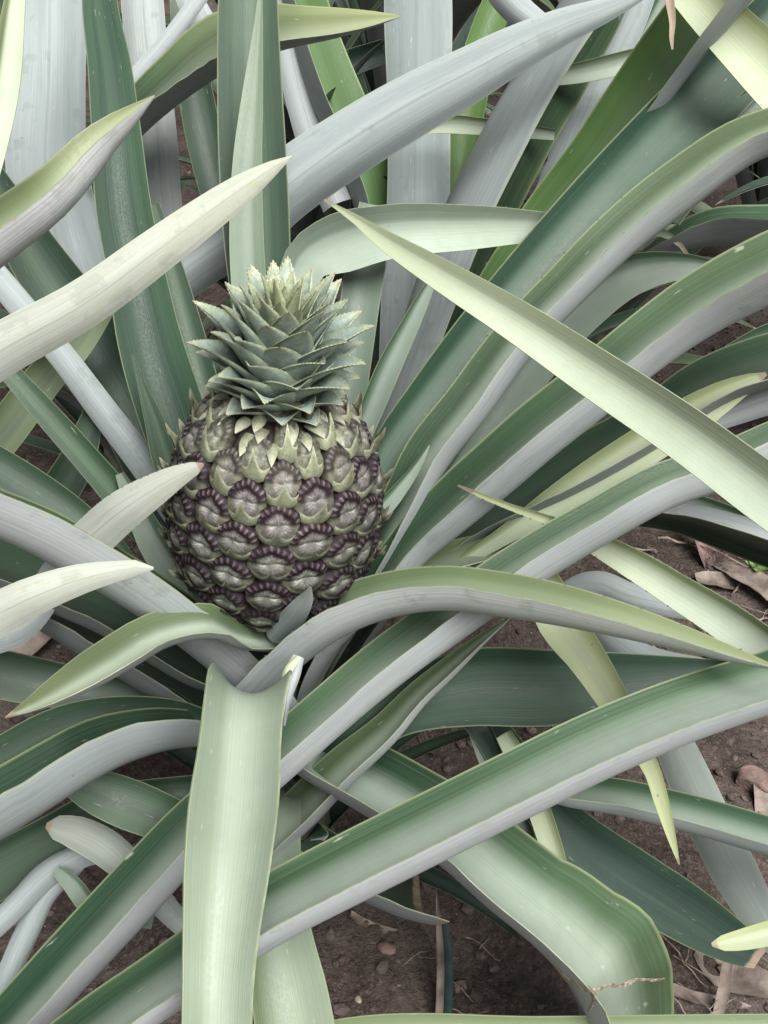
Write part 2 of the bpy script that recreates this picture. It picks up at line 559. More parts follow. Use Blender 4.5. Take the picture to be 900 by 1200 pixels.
# upright leaves rising behind the fruit
Lf('main', [(117,-60,36),(117,0,40),(129,80,50),(136,150,56),(146,250,64),(160,320,66),(176,400,74),(200,480,78),(228,560,70),(262,640,56)], [.74,.70,.69,.69,.70], rev=True, stem=.16, A=30, wx=-.03, dp=.32, y=(0,.0))
Lf('main', [(180,240,14),(200,310,26),(222,390,34),(243,470,36),(262,560,34),(285,650,30)], [.73,.71], rev=True, stem=.15, A=34, wx=-.05, dp=.45)
Lf('main', [(292,-60,62),(291,0,68),(293,100,74),(297,200,78),(302,290,76),(308,380,66),(312,500,55)], [.74,.71,.70], rev=True, stem=.2, A=52, wx=-.10, dp=.25, roll=8, y=(0,.03))
Lf('main', [(306,-20,3),(302,40,12),(296,110,24),(290,190,34),(289,280,40),(295,380,40),(305,480,36)], [.685,.68,.69], rev=True, stem=.2, A=25, wx=-.22, dp=.1, y=(.0,.1), side='l')
Lf('main', [(155,415,2),(166,450,10),(180,490,22),(196,540,34),(220,600,36),(255,680,30)], [.66,.67], rev=True, stem=.16, A=34, wx=-.02, dp=.4)
# left side
Lf('main', [(310,808,54),(262,765,60),(205,718,65),(150,680,66),(100,650,68),(50,622,68),(0,600,66),(-80,572,56),(-150,560,30)], [.645,.62,.57,.54,.52,.52,.54], ws=0.82, strip=(.90,.80), side='b', stem=.17, A=58, wx=.35, dp=.0, y=(0,.05))
Lf('main', [(322,752,24),(285,743,30),(243,727,38),(192,735,43),(132,768,46),(82,800,36),(40,825,18),(6,841,2)], [.60,.555,.54,.52,.50,.48], strip=(.45,.0), side='b', stem=.2, A=40, wx=.40, dp=0, y=(.0,.35), dry=.02)
Lf('main', [(290,860,38),(240,853,44),(180,854,58),(130,866,70),(80,890,77),(30,920,82),(-30,955,85),(-110,1000,70)], [.66,.60,.56,.54,.53], ws=0.9, strip=(.75,.52), side='b', stem=.12, A=62, wx=.2, dp=.3)
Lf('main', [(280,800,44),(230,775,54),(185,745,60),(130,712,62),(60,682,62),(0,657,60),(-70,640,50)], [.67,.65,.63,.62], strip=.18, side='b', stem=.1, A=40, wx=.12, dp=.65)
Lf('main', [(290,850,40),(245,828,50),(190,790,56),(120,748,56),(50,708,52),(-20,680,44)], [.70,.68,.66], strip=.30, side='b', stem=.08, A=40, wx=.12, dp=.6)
Lf('main', [(250,985,44),(195,960,52),(140,938,56),(98,922,42),(66,914,12)], [.64,.62,.62], stem=.09, A=30, wx=.12, dp=.5)
Lf('main', [(260,1125,22),(205,1075,26),(150,1015,38),(110,985,40),(78,972,32),(58,968,16),(54,967,6)], [.66,.65,.62], face='D', A=30, wx=.0, dp=.45, y=(0,.35), dry=.03)
Lf('main', [(150,995,20),(90,1005,28),(55,1025,30),(25,1055,28),(0,1080,27),(-40,1115,24)], [.67,.64,.61], face='D', A=60, wx=.0, dp=.3)
Lf('main', [(110,990,18),(78,1024,22),(56,1045,24),(35,1085,27),(15,1130,27),(0,1170,27),(-15,1215,26)], [.66,.64,.62], face='D', A=60, wx=.0, dp=.3)
Lf('main', [(180,1075,26),(105,1062,22),(84,1036,20),(66,1019,12)], .635, A=25, wx=.2, dp=.3)
Lf('main', [(215,930,40),(120,950,50),(60,985,58),(0,1020,62),(-60,1060,60)], .665, A=36, stem=.08, wx=.1, dp=.6)
Lf('main', [(250,870,30),(190,822,36),(120,812,44),(50,800,54),(-10,788,56),(-80,775,50)], [.70,.68,.66], A=36, stem=.08, wx=.22, dp=.6)
Lf('main', [(270,870,36),(220,845,40),(150,838,44),(80,850,50),(0,890,50),(-60,925,44)], .645, A=36, wx=.1, dp=.65)
Lf('main', [(290,720,40),(235,712,40),(208,678,38),(182,640,36),(160,596,26),(140,555,10)], [.66,.655,.66], A=34, stem=.2, wx=.3, dp=.4)
Lf('main', [(330,720,32),(215,655,36),(170,622,34),(135,577,34),(100,536,32),(60,491,30),(20,446,25),(-20,400,18)], [.70,.68,.66,.65], A=26, stem=.14, wx=.05, dp=-.15, y=(0,.0))
# short pale leaf whose tip lies against the fruit
Lf('main', [(60,690,46),(82,660,50),(112,627,50),(146,597,47),(181,574,37),(214,555,23),(232,547,12),(238,544,4)], [.58,.545,.525], face='D', A=30, wx=.3, dp=0, y=(.30,.65), dry=.012, teeth=.006)
# front: the leaf that arches over towards the viewer
Lf('main', [(312,862,46),(304,828,66),(298,806,86),(293,804,94),(288,832,92),(283,880,94),(276,950,104),(269,1010,102),(262,1080,92),(257,1150,84),(255,1240,80),(255,1330,60)],
   [.64,.585,.545,.515,.495,.48,.46,.445,.435,.425,.42,.42], fix=True, stem=.14, A=56, wx=-.34, dp=0, y=(.07,.18), thick=.0032, n=60)
# curled grey sliver beside it
Lf('main', [(333,850,3),(337,815,12),(343,788,19),(350,769,13)], [.56,.545,.55], face='D', A=60, wx=.5, dp=0)
Lf('main', [(325,870,4),(328,840,8),(332,812,10),(340,782,10),(350,770,6)], [.53,.535,.54], rev=True, face='U', A=30, wx=1, dp=0, y=(.5,.6))
# right side, arching
Lf('main', [(300,795,50),(340,756,52),(400,715,54),(455,696,52),(520,688,51),(600,697,51),(700,718,43),(800,747,29),(870,770,15),(905,781,6),(920,785,2)], [.62,.575,.55,.53,.51,.50,.49], strip=(.80,.30), side='b', stem=.22, A=62, wx=.30, dp=0, y=(.0,.45), dry=.01, teeth=.02)
Lf('main', [(318,748,22),(334,733,27),(350,715,25),(360,700,15),(364,688,2)], [.60,.565,.54], face='D', A=26, wx=.0, dp=.25, y=(0,.2))
Lf('main', [(360,735,40),(450,684,36),(510,657,36),(570,641,35),(630,623,28),(690,606,10)], [.65,.65,.66], strip=.08, side='b', stem=.2, A=34, wx=.2, dp=.05, y=(.05,.35))
Lf('main', [(400,725,44),(440,688,50),(480,638,56),(530,590,68),(580,546,72),(628,504,74),(690,455,74),(750,405,74),(820,355,80),(900,312,86),(985,275,84),(1080,240,70)], [.64,.62,.60,.585,.57,.55,.54], ws=0.95, strip=(.34,.44), side='b', stem=.18, A=58, wx=.36, dp=.0, y=(0,.12))
Lf('main', [(395,730,40),(430,670,50),(470,592,60),(500,532,64),(545,474,64),(600,400,62),(660,337,62),(720,277,66),(800,212,70),(870,165,64),(935,140,58),(1020,110,50)], [.67,.655,.645,.63,.62,.61], ws=0.86, strip=(.22,.45), side='b', stem=.18, A=60, wx=.40, dp=.0, y=(.0,.18), teeth=.02)
Lf('main', [(390,700,40),(430,600,50),(465,528,60),(510,470,70),(560,408,78),(622,334,82),(700,248,88),(780,163,88),(850,90,84),(930,10,80),(1000,-60,70)], [.70,.69,.69,.71,.76,.81], A=44, stem=.16, roll=12, side='b', wx=.16, dp=.45, y=(0,.0))
Lf('main', [(390,700,26),(430,620,24),(470,572,17),(492,542,9),(503,522,2)], [.66,.64], A=36, stem=.18, wx=.35, dp=.1)
Lf('main', [(500,660,26),(560,612,34),(620,576,52),(700,530,62),(760,496,60),(830,448,62),(900,420,62),(985,398,55)], [.69,.67,.66,.65], strip=(.30,.10), side='b', A=40, stem=.14, wx=.2, dp=.65)
Lf('main', [(440,700,30),(560,522,40),(622,432,52),(680,362,58),(740,322,48),(800,312,30),(860,318,12)], [.76,.75,.74], A=34, stem=.12, wx=.4, dp=.3)
Lf('main', [(330,620,40),(402,500,42),(412,430,44),(421,360,46),(430,300,46),(440,240,38)], [.72,.72,.73], A=34, stem=.18, wx=-.25, dp=.45)
Lf('main', [(390,600,26),(418,520,27),(437,475,28),(456,430,28),(480,382,22),(500,342,14),(514,314,3)], [.68,.66,.65], A=48, stem=.2, wx=.35, dp=.35)
Lf('main', [(345,400,40),(346,340,46),(362,303,54),(400,285,68),(450,273,62),(550,267,50),(640,266,32),(720,270,19),(785,277,8),(800,290,5),(812,312,3)], [.72,.70,.69,.70,.73,.77,.78], A=32, roll=-8, side='b', wx=-.42, dp=.0, y=(.05,.3), dry=.06)
# low dark leaves on the right, near the soil
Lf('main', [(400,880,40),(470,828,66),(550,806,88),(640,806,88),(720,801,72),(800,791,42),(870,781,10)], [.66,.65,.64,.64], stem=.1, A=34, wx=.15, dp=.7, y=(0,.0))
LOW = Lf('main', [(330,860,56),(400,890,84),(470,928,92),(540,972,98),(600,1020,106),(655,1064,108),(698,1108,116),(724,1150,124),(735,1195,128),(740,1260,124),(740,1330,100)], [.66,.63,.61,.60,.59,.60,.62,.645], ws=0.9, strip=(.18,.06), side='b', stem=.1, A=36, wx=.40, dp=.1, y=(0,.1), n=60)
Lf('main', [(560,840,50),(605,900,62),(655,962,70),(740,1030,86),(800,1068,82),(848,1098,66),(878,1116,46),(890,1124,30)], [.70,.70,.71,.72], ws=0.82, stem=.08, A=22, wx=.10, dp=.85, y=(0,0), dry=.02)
Lf('main', [(360,985,50),(400,1010,52),(450,1034,54),(485,1048,52),(505,1056,44)], [.66,.67], stem=.08, strip=.2, side='b', A=36, wx=.15, dp=.7, dry=.03)
Lf('main', [(330,960,44),(322,1010,60),(322,1060,70),(328,1110,80),(338,1160,88),(348,1220,92),(355,1290,90)], [.62,.56,.54,.53], A=34, stem=.1, wx=.25, dp=.15, y=(.05,.2))
Lf('main', [(600,722,1),(560,752,14),(520,786,24),(490,812,28),(450,855,36),(400,898,44),(355,943,48),(318,978,48),(270,1030,44)], .625, strip=.16, side='b', A=42, wx=.35, dp=.1, y=(.15,.1))
Lf('main', [(520,780,20),(555,838,26),(575,888,30),(600,945,30),(620,1010,30)], .70, A=34, wx=.45, dp=.4)
Lf('main', [(590,860,20),(612,900,26),(632,950,27),(650,1005,25),(668,1060,18)], .675, face='U', A=28, wx=.4, dp=0, y=(.4,.5))
# the yellow-green blade hanging down on the right
Lf('main', [(628,668,40),(638,690,54),(655,726,62),(690,775,53),(718,820,44),(745,870,32),(762,898,24),(776,942,20),(788,985,11),(796,1013,2)], [.61,.60,.57,.56,.57,.58], ws=0.85, A=30, wx=.3, dp=0, y=(.45,.75), dry=.035)

# ---- the long leaves that cross the front
Lf('right', [(1150,430,46),(1000,478,48),(900,520,50),(850,543,52),(780,567,54),(700,610,55),(620,657,57),(540,712,59),(450,777,60),(380,836,59),(330,880,60),(230,965,66),(150,1050,70),(80,1125,70),(20,1190,68),(-60,1275,60),(-140,1350,20)], [.62,.60,.585,.58,.58,.575,.56], strip=(.58,.24), side='b', A=64, wx=.36, dp=.0, y=(.05,.0))
Lf('right', [(1150,715,60),(1000,762,70),(900,797,70),(850,813,72),(800,830,74),(700,871,77),(600,920,78),(500,970,79),(400,1020,79),(315,1065,77),(215,1132,74),(150,1177,72),(80,1228,76),(-20,1300,60),(-100,1360,20)], [.56,.50,.48,.475,.475,.48], strip=.22, side='b', A=54, wx=.46, dp=0, y=(.03,.03))
# ---- the plant on the right
Lf('right', [(1130,750,80),(1000,652,70),(900,581,67),(800,507,62),(700,440,57),(600,373,47),(500,312,33),(450,281,22),(411,253,9),(388,239,4),(380,234,2)], [.50,.46,.44,.43,.43,.45], A=34, roll=-8, side='b', wx=-.42, dp=0.0, y=(.10,.5), dry=.02)
Lf('right', [(540,660,14),(600,622,24),(650,590,38),(700,558,46),(760,520,48),(820,481,44),(860,457,30),(890,442,12),(898,438,4)], [.66,.65,.64,.63], A=34, wx=.35, dp=0, y=(.3,.6), dry=.03)
Lf('right', [(980,448,34),(900,470,32),(840,492,26),(770,525,14)], .68, face='D', A=36, wx=.3, dp=.3)
Lf('right', [(1000,680,46),(900,641,48),(850,623,44),(800,608,36),(740,604,24),(690,612,8)], .74, strip=.35, side='a', A=40, wx=.35, dp=.4)
Lf('right', [(1060,860,50),(980,812,52),(900,763,48),(850,728,46),(800,697,41),(740,660,35),(700,638,27),(650,613,14),(600,595,8),(560,579,6),(537,569,2)], [.60,.61,.63,.64,.555], A=34, roll=-18, side='b', wx=.5, dp=0, y=(.1,.9), dry=.05, teeth=.012)
Lf('right', [(1060,245,80),(960,140,72),(900,80,64),(865,45,58),(825,5,50),(780,-40,36)], [.66,.69,.71], A=30, roll=10, side='b', wx=.5, dp=0, y=(.55,.6))
Lf('right', [(1080,1030,40),(980,1000,42),(900,978,44),(800,950,42),(720,932,40),(660,925,34),(600,906,24)], .645, strip=.25, side='b', A=44, wx=.4, dp=.2)
Lf('right', [(770,800,36),(780,850,42),(800,895,48),(830,960,52),(860,1020,54),(885,1065,46),(912,1112,26)], .735, face='D', A=30, wx=.0, dp=.75, y=(.12,.12))
Lf('right', [(1000,270,44),(900,264,48),(830,267,40),(780,286,20),(750,300,6)], [.78,.80], strip=.65, side='b', A=44, wx=.2, dp=.25)
Lf('right', [(900,318,24),(840,313,22),(790,310,22),(740,304,14),(700,300,4)], .81, face='D', A=30, wx=.4, dp=.1)
Lf('right', [(980,380,30),(900,395,30),(850,420,24),(800,450,12)], .70, A=34, wx=.2, dp=.6)
Lf('right', [(830,720,20),(735,697,30),(700,684,30),(665,690,18),(645,705,5)], .72, face='D', A=40, wx=.2, dp=.4)
Lf('right', [(830,785,24),(745,768,36),(715,745,36),(690,720,20),(675,705,6)], .73, face='D', A=36, wx=.1, dp=.7)
Lf('right', [(1000,700,40),(930,650,40),(860,612,34),(800,585,20),(760,570,6)], .80, A=34, wx=.25, dp=.5)
# ---- left plant: pale tips
Lf('left', [(-210,420,60),(-90,335,64),(0,270,61),(60,224,54),(118,162,38),(150,136,23),(172,119,8),(181,112,2)], [.50,.46,.45,.46], strip=(.56,.5), side='b', A=82, wx=.35, wxu=1.5, dp=0, y=(.15,.5))
Lf('left', [(-250,575,60),(-100,478,62),(0,411,60),(100,355,55),(180,297,50),(240,253,43),(290,217,31),(321,196,16),(336,186,8),(342,183,2)], [.46,.42,.415,.42,.44], face='D', A=27, roll=-10, wx=.05, dp=.05, y=(.28,.60))
Lf('left', [(-200,820,60),(-80,758,60),(0,718,51),(40,698,45),(100,677,34),(150,667,20),(170,664,14),(177,665,9),(180,666,3)], [.50,.47,.46,.47], face='D', A=28, roll=-8, wx=.1, dp=0, y=(.45,.45), dry=.0)
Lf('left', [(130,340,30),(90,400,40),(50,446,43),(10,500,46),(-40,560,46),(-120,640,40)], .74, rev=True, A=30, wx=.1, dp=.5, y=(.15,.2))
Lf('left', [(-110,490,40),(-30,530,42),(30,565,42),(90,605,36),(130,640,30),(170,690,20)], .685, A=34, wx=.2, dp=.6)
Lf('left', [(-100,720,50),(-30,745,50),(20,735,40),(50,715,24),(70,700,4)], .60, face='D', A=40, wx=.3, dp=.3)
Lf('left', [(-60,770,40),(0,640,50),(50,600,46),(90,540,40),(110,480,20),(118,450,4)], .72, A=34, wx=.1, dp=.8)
# ---- back-left plant
Lf('backleft', [(180,480,70),(120,400,90),(78,300,100),(56,200,94),(57,100,84),(60,0,82),(62,-80,76),(64,-160,50)], [.82,.83,.85,.90], face='D', A=36, wx=.0, dp=.22)
Lf('backleft', [(240,640,36),(215,610,36),(170,545,35),(120,480,33),(75,420,31),(30,365,31),(-20,305,29),(-80,230,20)], [.72,.70,.70], face='D', A=40, wx=.0, dp=.15)
Lf('backleft', [(220,640,60),(190,570,66),(150,480,74),(100,390,76),(35,290,60),(-20,200,40)], [.78,.80,.82], A=34, wx=.12, dp=.7)
Lf('backleft', [(205,330,44),(190,240,46),(184,160,46),(172,60,48),(165,-20,48),(160,-90,36)], .92, face='D', A=34, wx=.2, dp=.3, y=(.1,.1))
Lf('backleft', [(110,190,36),(152,138,44),(200,92,52),(255,50,62),(300,36,56),(340,31,44),(400,26,29),(440,22,15),(468,19,2)], [.86,.82,.80,.78,.77], strip=(.55,.04), side='b', A=42, wx=.25, dp=.15, y=(0,.65))
Lf('backleft', [(110,170,16),(155,95,18),(190,55,18),(225,10,18),(260,-40,14)], .88, face='D', A=40, wx=.3, dp=.1)
Lf('backleft', [(-40,260,40),(-12,170,38),(5,100,34),(15,20,26),(22,-40,16)], .70, A=36, wx=.5, dp=0, y=(.3,.35))
Lf('backleft', [(40,330,40),(20,200,44),(5,120,40),(-10,20,36),(-20,-60,20)], .95, A=34, wx=.2, dp=.6)
Lf('backleft', [(240,30,30),(225,5,32),(215,-30,30),(205,-80,20)], .93, face='D', A=34, wx=.4, dp=0)
Lf('backleft', [(300,320,46),(262,240,44),(235,140,42),(222,60,38),(215,-20,34)], 1.02, A=36, wx=.2, dp=.75)
# ---- back plant
Lf('back', [(470,560,66),(480,450,74),(485,350,77),(490,240,74),(491,120,74),(490,0,80),(490,-90,70),(488,-170,40)], [.97,.98,1.0], face='D', A=34, wx=.0, dp=.42)
Lf('back', [(470,520,66),(490,450,72),(520,360,78),(555,270,82),(595,190,84),(640,110,84),(690,30,82),(735,-40,70),(780,-110,40)], [.86,.87,.90], strip=.58, side='l', A=44, wx=.25, wxu=0, dp=.15, y=(.05,.05))
Lf('back', [(150,372,50),(230,308,62),(290,262,72),(335,220,76),(410,168,74),(485,123,70),(550,88,62),(600,60,53),(660,31,40),(712,11,26),(765,-12,8)], [.80,.77,.75,.73,.72], face='D', A=42, wx=.0, dp=.15)
Lf('back', [(520,300,28),(528,240,34),(537,190,38),(549,120,42),(566,50,38),(592,-20,32),(620,-90,20)], 1.0, A=30, wx=.0, dp=-1, y=(0.0,.05))
Lf('back', [(650,158,12),(600,152,17),(560,148,19),(530,146,20),(505,150,12),(480,157,6),(461,163,2)], .925, A=36, wx=.35, dp=.1, y=(.1,.4), dry=.12)
Lf('back', [(450,300,50),(440,230,54),(420,170,60),(395,110,62),(370,40,56),(350,-30,50),(330,-100,30)], 1.0, A=50, wx=.05, dp=-.8, strip=.30, side='l')
Lf('back', [(395,240,36),(380,205,36),(366,165,36),(350,110,34),(335,40,32),(320,-30,30)], .985, face='D', A=40, wx=.35, dp=.05)
Lf('back', [(560,370,46),(600,310,52),(645,246,58),(690,191,64),(737,124,68),(783,60,72),(838,-10,76),(892,-75,76),(970,-140,60)], [.84,.81,.76,.69,.66], strip=(.10,.30), side='b', A=54, wx=.06, dp=-.8, y=(.0,.05))
Lf('back', [(640,92,18),(680,85,23),(720,76,25),(760,66,23),(820,61,17),(845,48,5)], .93, A=36, wx=.4, dp=.1, y=(.1,.3))
Lf('back', [(600,320,30),(620,280,34),(650,220,40),(680,150,44),(710,80,44),(745,0,42),(770,-70,30)], 1.0, face='D', A=40, wx=.1, dp=.45)
Lf('back', [(590,330,26),(640,250,30),(680,180,30),(720,110,30),(760,40,30),(800,-40,20)], 1.06, face='U', A=40, wx=.3, dp=.4)
Lf('back', [(780,255,36),(850,160,40),(900,112,46),(955,75,46),(1030,40,40)], .755, A=38, wx=.15, dp=.5)
Lf('back', [(800,100,30),(850,40,40),(890,0,44),(930,-50,44)], .90, A=38, wx=.2, dp=.6)
Lf('back', [(630,30,30),(605,10,34),(575,-30,36),(550,-80,30)], .80, face='D', A=38, wx=.2, dp=.1)
Lf('back', [(450,60,26),(400,80,30),(360,130,30),(330,190,26)], 1.12, A=34, wx=.1, dp=.8)
Lf('back', [(430,420,50),(440,330,52),(436,240,50),(425,160,40),(410,90,30)], 1.08, A=34, wx=.1, dp=.7)
Lf('back', [(560,560,50),(600,460,56),(650,380,50),(720,330,46),(800,300,40)], .90, A=34, wx=.15, dp=.8)
Lf('back', [(783,-30,8),(785,0,10),(788,28,7),(787,45,5),(788,58,2)], .62, A=30, wx=0, dp=0, y=(.8,.8), dry=1.0)
# ---- near plant
Lf('near', [(1100,1050,30),(980,1075,27),(900,1094,27),(866,1102,22),(843,1106,14),(834,1107,4)], [.62,.60,.60], A=34, wx=.4, dp=0, y=(.3,.7), dry=.03)
Lf('near', [(1150,1230,50),(1000,1219,56),(900,1218,54),(640,1221,54),(400,1224,54),(300,1240,40),(230,1260,10)], .56, A=30, wx=.2, dp=.1, y=(.2,.3))
# ------------------------------------------------------------------ the pineapple
fruit = empty('pineapple_fruit', FRUIT_C - axis * 0.078)
tag(fruit, 'unripe purple and grey-green pineapple with a spiky blue-green crown', 'pineapple')
fruit.rotation_euler = TILT.to_euler()
H2 = 0.0750
def add(name, me, parent):
    o = bpy.data.objects.new(name, me)
    COL.objects.link(o)
    o.parent = parent
    return o
def body_r(z):            # z from -1 to 1
    z = max(-1.0, min(1.0, z))
    r = 0.0585 * (1 - abs(z) ** (2.25 if z > 0 else 2.7)) ** (1 / 2.15)
    return r * (1 - 0.045 * z)
# meridian table by arc length
ZS = np.linspace(-1, 1, 801)
RS = np.array([body_r(z) for z in ZS])
arc = np.concatenate([[0], np.cumsum(np.hypot(np.diff(RS), np.diff(ZS) * H2))])
ATOT = arc[-1]
def surf(s, th, h=0.0):
    s = min(max(s, 0.0), ATOT)
    z = float(np.interp(s, arc, ZS)); r = float(np.interp(s, arc, RS))
    s1, s2 = max(0, s - .002), min(ATOT, s + .002)
    dz = (np.interp(s2, arc, ZS) - np.interp(s1, arc, ZS)) * H2
    dr = np.interp(s2, arc, RS) - np.interp(s1, arc, RS)
    ln = math.hypot(dz, dr) + 1e-9
    nr, nz = dz / ln, -dr / ln
    rr = r + nr * h
    return np.array((rr * math.cos(th), rr * math.sin(th), z * H2 + nz * h + 0.078))
cv, cf = [], []
NS, NTH = 40, 48
for i in range(NS + 1):
    for j in range(NTH):
        cv.append(surf(ATOT * i / NS, math.tau * j / NTH, -0.0035))
for i in range(NS):
    for j in range(NTH):
        a, b = i * NTH + j, i * NTH + (j + 1) % NTH
        cf.append((a, b, b + NTH, a + NTH))
add('fruit_body', mesh_from('fruit_body', cv, cf, [M_CORE]), fruit)

PURPLE = np.array((0.011, 0.0045, 0.007)); PURP2 = np.array((0.036, 0.019, 0.025))
GREY = np.array((0.185, 0.20, 0.16)); MAUVE = np.array((0.165, 0.145, 0.15))
PALE = np.array((0.40, 0.43, 0.28)); CREAM = np.array((0.66, 0.65, 0.50)); RIB = np.array((0.40, 0.35, 0.36))
NCOL = 18
STEP = 0.0236
fr_ = random.Random(21)
def sstep(x, a, b):
    t = min(1, max(0, (x - a) / (b - a)))
    return t * t * (3 - 2 * t)
def make_fruitlet(s0, th0, hw, hh, top):
    """top: 0 at the base of the fruit .. 1 at the shoulder"""
    vs_, fs_, cs = [], [], []
    NR, NA = 11, 60
    jit = fr_.uniform(-.12, .12); tone = fr_.uniform(.72, 1.2); hw *= fr_.uniform(.95, 1.06); hh *= fr_.uniform(.95, 1.06)
    H = 0.0043 * fr_.uniform(.9, 1.1)
    r0 = float(np.interp(s0, arc, RS))
    sq = 0.55 + 0.25 * top
    for i in range(NR + 1):
        rr = i / NR
        for j in range(NA):
            a = math.tau * j / NA
            ca, sa = math.cos(a), math.sin(a)
            # rounded hexagonal outline
            hexr = 1.0 - 0.055 * math.cos(6 * a)
            x, yv = rr * ca * hexr, rr * sa * hexr
            dome = (1 - rr ** 3.2) ** .75 if rr < 1 else 0
            h = H * dome - 0.003 * sstep(rr, .9, 1)
            # shield: upper rim raised and ribbed, middle flattened with a crease
            upper = sstep(sa, -.15, .35)
            ribs = 0.5 + 0.5 * math.cos(a * 20 + 5 * jit)
            rim = sstep(rr, .45, .70) * (1 - sstep(rr, .90, 1.0))
            h += 0.0012 * rim * upper + 0.0005 * ribs * rim * upper
            h -= 0.0017 * math.exp(-((yv - .02) / .10) ** 2) * math.exp(-(x / .55) ** 2)
            h -= 0.0007 * math.exp(-(x / .07) ** 2) * sstep(yv, 0, .25) * (1 - rr)
            hb = h + 0.0008 * math.sin(7 * x + jit * 30) * (1 - rr)
            th = th0 + (x * hw) / max(r0, .015)
            vs_.append(surf(s0 + yv * hh, th, hb))
            nzv = 0.5 + 0.5 * noise.noise(Vector((x * 3 + s0 * 300, yv * 3, th0 * 9)))
            cen = GREY * (1 - top) + MAUVE * top
            streak = 0.60 + 0.75 * abs(math.sin(a * 10 + 4 * nzv)) * sstep(rr, 0, .3)
            shd = sstep(top, .86, 1.0) * .35
            c = cen * (0.65 + 0.5 * nzv) * streak * tone
            c = c * (1 - shd) + PALE * .8 * shd
            pf = sstep(rr + .20 * nzv, .44, .66) * (0.75 + 0.25 * upper)
            pur = PURPLE * (0.7 + .7 * nzv) * (1 - .35 * top) + PURP2 * .35 * top
            pur = pur * (1 - .7 * shd) + PALE * .5 * .7 * shd
            c = c * (1 - pf) + pur * pf
            rb = rim * upper * ribs ** 3 * sstep(rr, .66, .76) * (1 - sstep(rr, .82, .93)) * (0.20 + .30 * sstep(top, .2, .7)) * (0.1 + 1.1 * nzv)
            c = c * (1 - rb) + RIB * rb
            low = (1 - upper) * sstep(rr, .35, .75) * (.3 + .7 * top)
            c = c * (1 - low * .45) + PALE * .55 * low * .45
            c = c + (CREAM - c) * .55 * math.exp(-((yv - .02 + .05 * math.sin(9 * x + jit * 40)) / .035) ** 2) * (1 - sstep(abs(x), .25, .5)) * (1 - .6 * top)
            edge = sstep(rr, .86, 1)
            c = c * (1 - .75 * edge) + PURPLE * .6 * .75 * edge
            cs.append((*c, 1))
    for i in range(NR):
        for j in range(NA):
            a0, b0 = i * NA + j, i * NA + (j + 1) % NA
            fs_.append((a0, b0, b0 + NA, a0 + NA))
    o = add('fruitlet', mesh_from('fruitlet', vs_, fs_, [M_FRUIT], cols=cs), fruit)
    # bract: a pale winged scale over the lower part of the eye, its spine standing off
    vs_, fs_, cs = [], [], []
    NL, NW = 8, 13
    big = sstep(top, .50, .88)
    tipy = -0.02 + .22 * big + fr_.uniform(-.06, .06)
    lift = 0.0032 + 0.0045 * big + fr_.uniform(0, .0015)
    tw = fr_.uniform(-.08, .08)
    for layer in (0, 1):
        for i in range(NL):
            t = i / (NL - 1)
            for j in range(NW):
                v = 2 * j / (NW - 1) - 1
                av_ = abs(v)
                low = -1.0 + .48 * av_ ** 1.8
                wing = -0.52 + .40 * av_ ** 2.2 - .10 * big
                spike = (tipy + .52 + .06) * math.exp(-(av_ / (.17 + .10 * big)) ** 1.5)
                hi = wing + spike
                yv = low + (hi - low) * t
                x = v * (.90 - .16 * t) + tw * t * (1 - av_)
                rr = min(1.0, math.hypot(x, yv))
                dome = (1 - rr ** 3.2) ** .75
                h = H * dome + 0.0009 * (1 - av_ ** 4) + .0009 * t + lift * t ** 2 * math.exp(-(av_ / .22) ** 2) - .0016 * sstep(av_, .8, 1)
                if layer: h -= 0.0008
                th = th0 + (x * hw) / max(r0, .015)
                vs_.append(surf(s0 + yv * hh, th, h))
                nzv = 0.5 + 0.5 * noise.noise(Vector((x * 6 + s0 * 200, yv * 2.5, th0 * 7)))
                c = PALE * (0.40 + .55 * nzv) * (0.50 + .46 * big)
                pu = (1 - sstep(t, .45, .95)) * (1 - .92 * big) * .92
                c = c * (1 - pu) + np.array((.040, .022, .028)) * pu
                tipf = sstep(t, .72, 1.0) * (.45 + .55 * math.exp(-(av_ / .25) ** 2))
                c = c * (1 - tipf * .8) + CREAM * tipf * .8 * (.72 + .28 * big)
                cs.append((*c, 1))
    for layer in (0, 1):
        o0 = layer * NL * NW
        for i in range(NL - 1):
            for j in range(NW - 1):
                a0 = o0 + i * NW + j
                fs_.append((a0, a0 + 1, a0 + NW + 1, a0 + NW))
    for j in (0, NW - 1):
        for i in range(NL - 1):
            a0 = i * NW + j
            fs_.append((a0, a0 + NW, a0 + NW + NL * NW, a0 + NL * NW))
    add('bract', mesh_from('bract', vs_, fs_, [M_BRACT], cols=cs), o)

for c in range(NCOL):
    for k in range(10):
        s = 0.020 + STEP * (k + (0.5 if c % 2 else 0.0)) + fr_.uniform(-.0010, .0010)
        if s > ATOT - 0.030: continue
        r = float(np.interp(s, arc, RS))
        th = math.tau * c / NCOL + rad(-90) + 0.05 * (k - 3) + fr_.uniform(-.02, .02)
        hw = r * math.tau / NCOL * 0.70
        make_fruitlet(s, th, hw, STEP * 0.575, min(1, max(0, (s - .03) / (ATOT - .075))))

